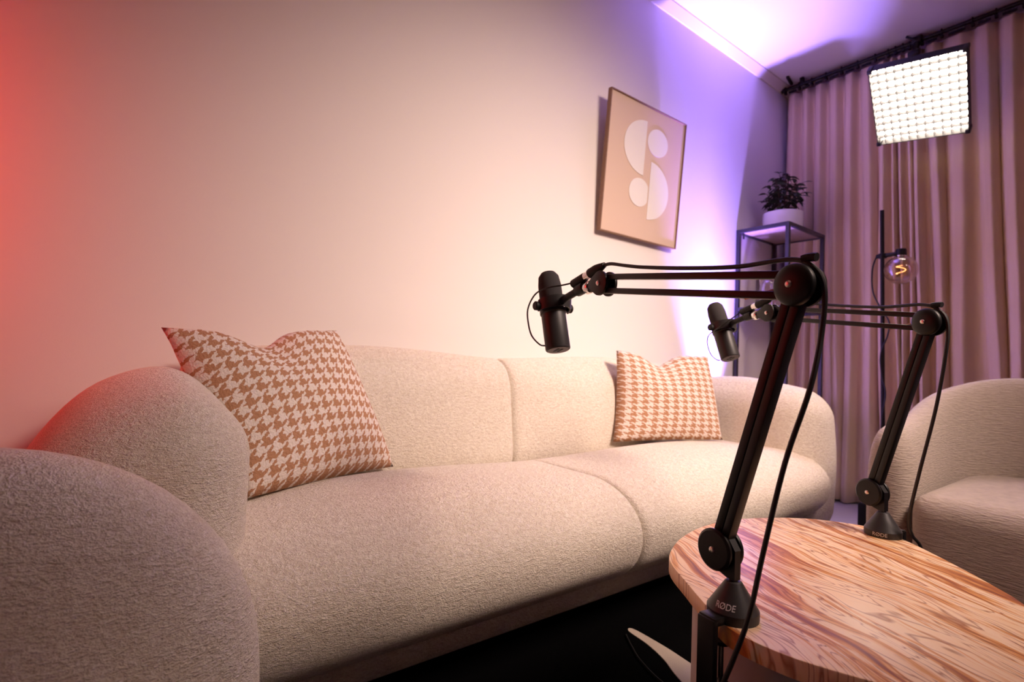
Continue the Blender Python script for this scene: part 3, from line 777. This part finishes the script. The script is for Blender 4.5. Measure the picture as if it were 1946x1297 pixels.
for i in range(26):
    a = 2 * PI * i / 26 + rnd.uniform(-0.2, 0.2); spread = rnd.uniform(0.05, 0.145); hh = rnd.uniform(0.10, 0.27) * (1.15 - spread * 2.2)
    if i % 5 == 0: spread *= 0.3; hh = rnd.uniform(0.22, 0.27)
    p = [Vector((0.03 * math.cos(a), 0.03 * math.sin(a), 0.082)), Vector((spread * 0.6 * math.cos(a), spread * 0.6 * math.sin(a), 0.085 + hh * 0.6)), Vector((spread * math.cos(a), spread * math.sin(a), 0.085 + hh))]
    path = smooth_path(p, 6)
    MB().tube(path, 0.0016, 5).build('stem', 'stem', plant)
    for q in range(8):
        t = 0.35 + 0.65 * q / 7; pp = path[min(len(path) - 1, int(t * (len(path) - 1)))]
        o = link('leaf', lms[rnd.randrange(3)], None, plant)
        o.location = pp; o.rotation_euler = (rnd.uniform(-0.5, 0.5), rnd.uniform(-0.5, 0.7), a + rnd.uniform(-1.7, 1.7))
MZ = 1.095 + 0.0072
cl = thing('glass_cloche', 'clear glass cloche over a small pink candle on the middle shelf', 'cloche', (2.99, 1.50, MZ))
MB().lathe([(0.050, 0), (0.054, 0.003), (0.054, 0.014), (0.048, 0.017)], seg=32).build('base', 'white_gloss', cl)
MB().lathe([(0.046, 0.016), (0.046, 0.115), (0.040, 0.145), (0.025, 0.163), (0.006, 0.170)], seg=32, cap=False).build('dome', 'glass', cl)
MB().lathe([(0.004, 0), (0.008, 0.006), (0.008, 0.012), (0.002, 0.018)], (0, 0, 0.170), seg=16).build('knob', 'glass', cl)
MB().lathe([(0.016, 0.017), (0.016, 0.070), (0.013, 0.073)], seg=20).build('candle', 'candle', cl)
cd = thing('photo_card', 'small pale patterned card standing upright on the middle shelf', 'card', (3.19, 1.56, MZ))
cd.rotation_euler = (math.radians(-8), 0, math.radians(-20))
MB().box((0, 0, 0.125), (0.16, 0.008, 0.25)).build('card', 'card', cd, False, 0.001)
MB().box((0, 0.003, 0.125), (0.17, 0.008, 0.26)).build('backing', 'white_gloss', cd, False, 0.001)

# ------------------------------------------------------------------ bulb floor lamp
lp = thing('floor_lamp', 'slim black pole lamp with a bare round amber bulb before the curtain', 'lamp', (3.20, 0.985, 0))
MB().lathe([(0.075, 0), (0.075, 0.012), (0.070, 0.016), (0.012, 0.017)], seg=40).build('base', 'black', lp, True, 0, 30)
MB().cyl((0, 0, 0.012), (-0.004, 0.022, 1.612), 0.0095).build('pole', 'black', lp)
ar = MB().cyl((0, 0.045, 1.370), (0, -0.085, 1.375), 0.011); ar.lathe([(0.019, -0.012), (0.019, 0.012)], (0, 0.018, 1.370), (0, 0, 1), 20)
ar.build('arm', 'black', lp, True, 0.001)
by = -0.063
MB().lathe([(0.022, 0), (0.024, -0.008), (0.024, -0.030), (0.0205, -0.034)], (0, by, 1.395), (0, 0, 1), 24).build('socket', 'black', lp)
MB().lathe([(0.021, 0), (0.0215, -0.016)], (0, by, 1.362), (0, 0, 1), 24).build('bulb_cap', 'chrome', lp)
bl = MB().lathe([(0.020, 0.060)] + [(0.073 * math.sin(a), 0.073 * math.cos(a)) for a in [0.32 + (PI - 0.34) * i / 18 for i in range(19)]], (0, by, 1.288), (0, 0, 1), 36, cap=False)
b_ = bl.build('bulb', 'amber_glass', lp, True, 0, 180)
MB().tube([(0.020 * math.cos(t * 9), by + 0.020 * math.sin(t * 9), 1.315 - 0.05 * t) for t in [k / 40 for k in range(41)]], 0.0013, 5).build('filament', 'filament', b_)
MB().cyl((0, by, 1.345), (0, by, 1.275), 0.003).build('glass_stem', 'glass', b_)
MB().tube(smooth_path([(0.0, 0.045, 1.372), (-0.012, 0.060, 1.30), (-0.012, 0.055, 1.18), (-0.014, 0.012, 1.08), (-0.012, -0.018, 1.02), (-0.012, -0.012, 0.95), (-0.013, 0.016, 0.86), (-0.012, 0.012, 0.75), (-0.013, -0.006, 0.65), (-0.012, 0.008, 0.5), (-0.012, 0.002, 0.2), (-0.02, 0, 0.02)]), 0.0038, 8).build('cord', 'rubber', lp)

# ------------------------------------------------------------------ LED panel light with egg-crate grid, clamped to the rod
def rotm(a, b, c):
    return Matrix.Rotation(a, 3, 'Z') @ Matrix.Rotation(b, 3, 'Y') @ Matrix.Rotation(c, 3, 'X')
pn = thing('panel_light', 'glowing square LED panel light with a fabric grid clamped to the curtain rod', 'light', (3.05, 0.817, 2.076))
pn.rotation_mode = 'XYZ'
pn.rotation_euler = rotm(3.107, 0.870, -0.158).to_euler('XYZ')
PWD, PHT, GD = 0.373, 0.411, 0.046
MB().box((-0.049, 0, 0), (0.010, PWD, PHT)).build('housing', 'black_matte', pn, True, 0.004)
MB().box((-0.0425, 0, 0), (0.002, PWD - 0.012, PHT - 0.012)).build('diffuser', 'panel_light', pn, False)
for s_ in (-1, 1):
    MB().box((-GD / 2 + 0.003, s_ * (PWD / 2 - 0.002), 0), (GD, 0.004, PHT)).build('side_skirt', 'black_matte', pn, False)
    MB().box((-GD / 2 + 0.003, 0, s_ * (PHT / 2 - 0.002)), (GD, PWD - 0.008, 0.004)).build('end_skirt', 'black_matte', pn, False)
    for q in (-1, 1): MB().box((-GD / 2 + 0.004, s_ * (PWD / 2 - 0.006), q * (PHT / 2 - 0.006)), (GD + 0.006, 0.020, 0.020)).build('corner', 'black', pn, True, 0.003)
NG = 11
for i in range(1, NG):
    y = -PWD / 2 + PWD * i / NG; MB().box((-GD / 2 + 0.004, y, 0), (GD - 0.012, 0.0016, PHT - 0.012)).build('grid_strip', 'grid_fabric', pn, False)
    z = -PHT / 2 + PHT * i / NG; MB().box((-GD / 2 + 0.004, 0, z), (GD - 0.012, PWD - 0.012, 0.0016)).build('grid_strip', 'grid_fabric', pn, False)
inv = (Matrix.Translation(pn.location) @ pn.rotation_euler.to_matrix().to_4x4()).inverted()
def wl(p): return inv @ Vector(p)
cm = MB(); cm.cyl(wl((3.10, 0.85, 2.13)), wl((3.33, 0.905, 2.45)), 0.011); cm.build('support_arm', 'black', pn)
cm = MB(); cm.cyl(wl((3.33, 0.885, 2.46)), wl((3.33, 0.935, 2.46)), 0.024); cm.cyl(wl((3.33, 0.91, 2.46)), wl((3.385, 0.915, 2.545)), 0.014)
cm.cyl(wl((3.40, 0.895, 2.565)), wl((3.40, 0.935, 2.565)), 0.026); cm.cyl(wl((3.38, 0.915, 2.56)), wl((3.37, 0.96, 2.595)), 0.006)
cm.build('rod_clamp', 'black', pn, True, 0.001)

# ------------------------------------------------------------------ uplight fixture that throws the blue beam, standing behind the sofa arm
ul = thing('uplight', 'small black floor spotlight shining violet up the wall behind the sofa', 'light', (2.66, 1.49, 0))
MB().lathe([(0.07, 0), (0.07, 0.012), (0.02, 0.02), (0.016, 0.10), (0.055, 0.14), (0.062, 0.26), (0.062, 0.31), (0.056, 0.31), (0.054, 0.27)], seg=28).build('housing', 'black_matte', ul, True, 0, 30)
MB().lathe([(0.054, 0.262), (0.054, 0.268)], seg=24).build('lens', 'glass', ul)
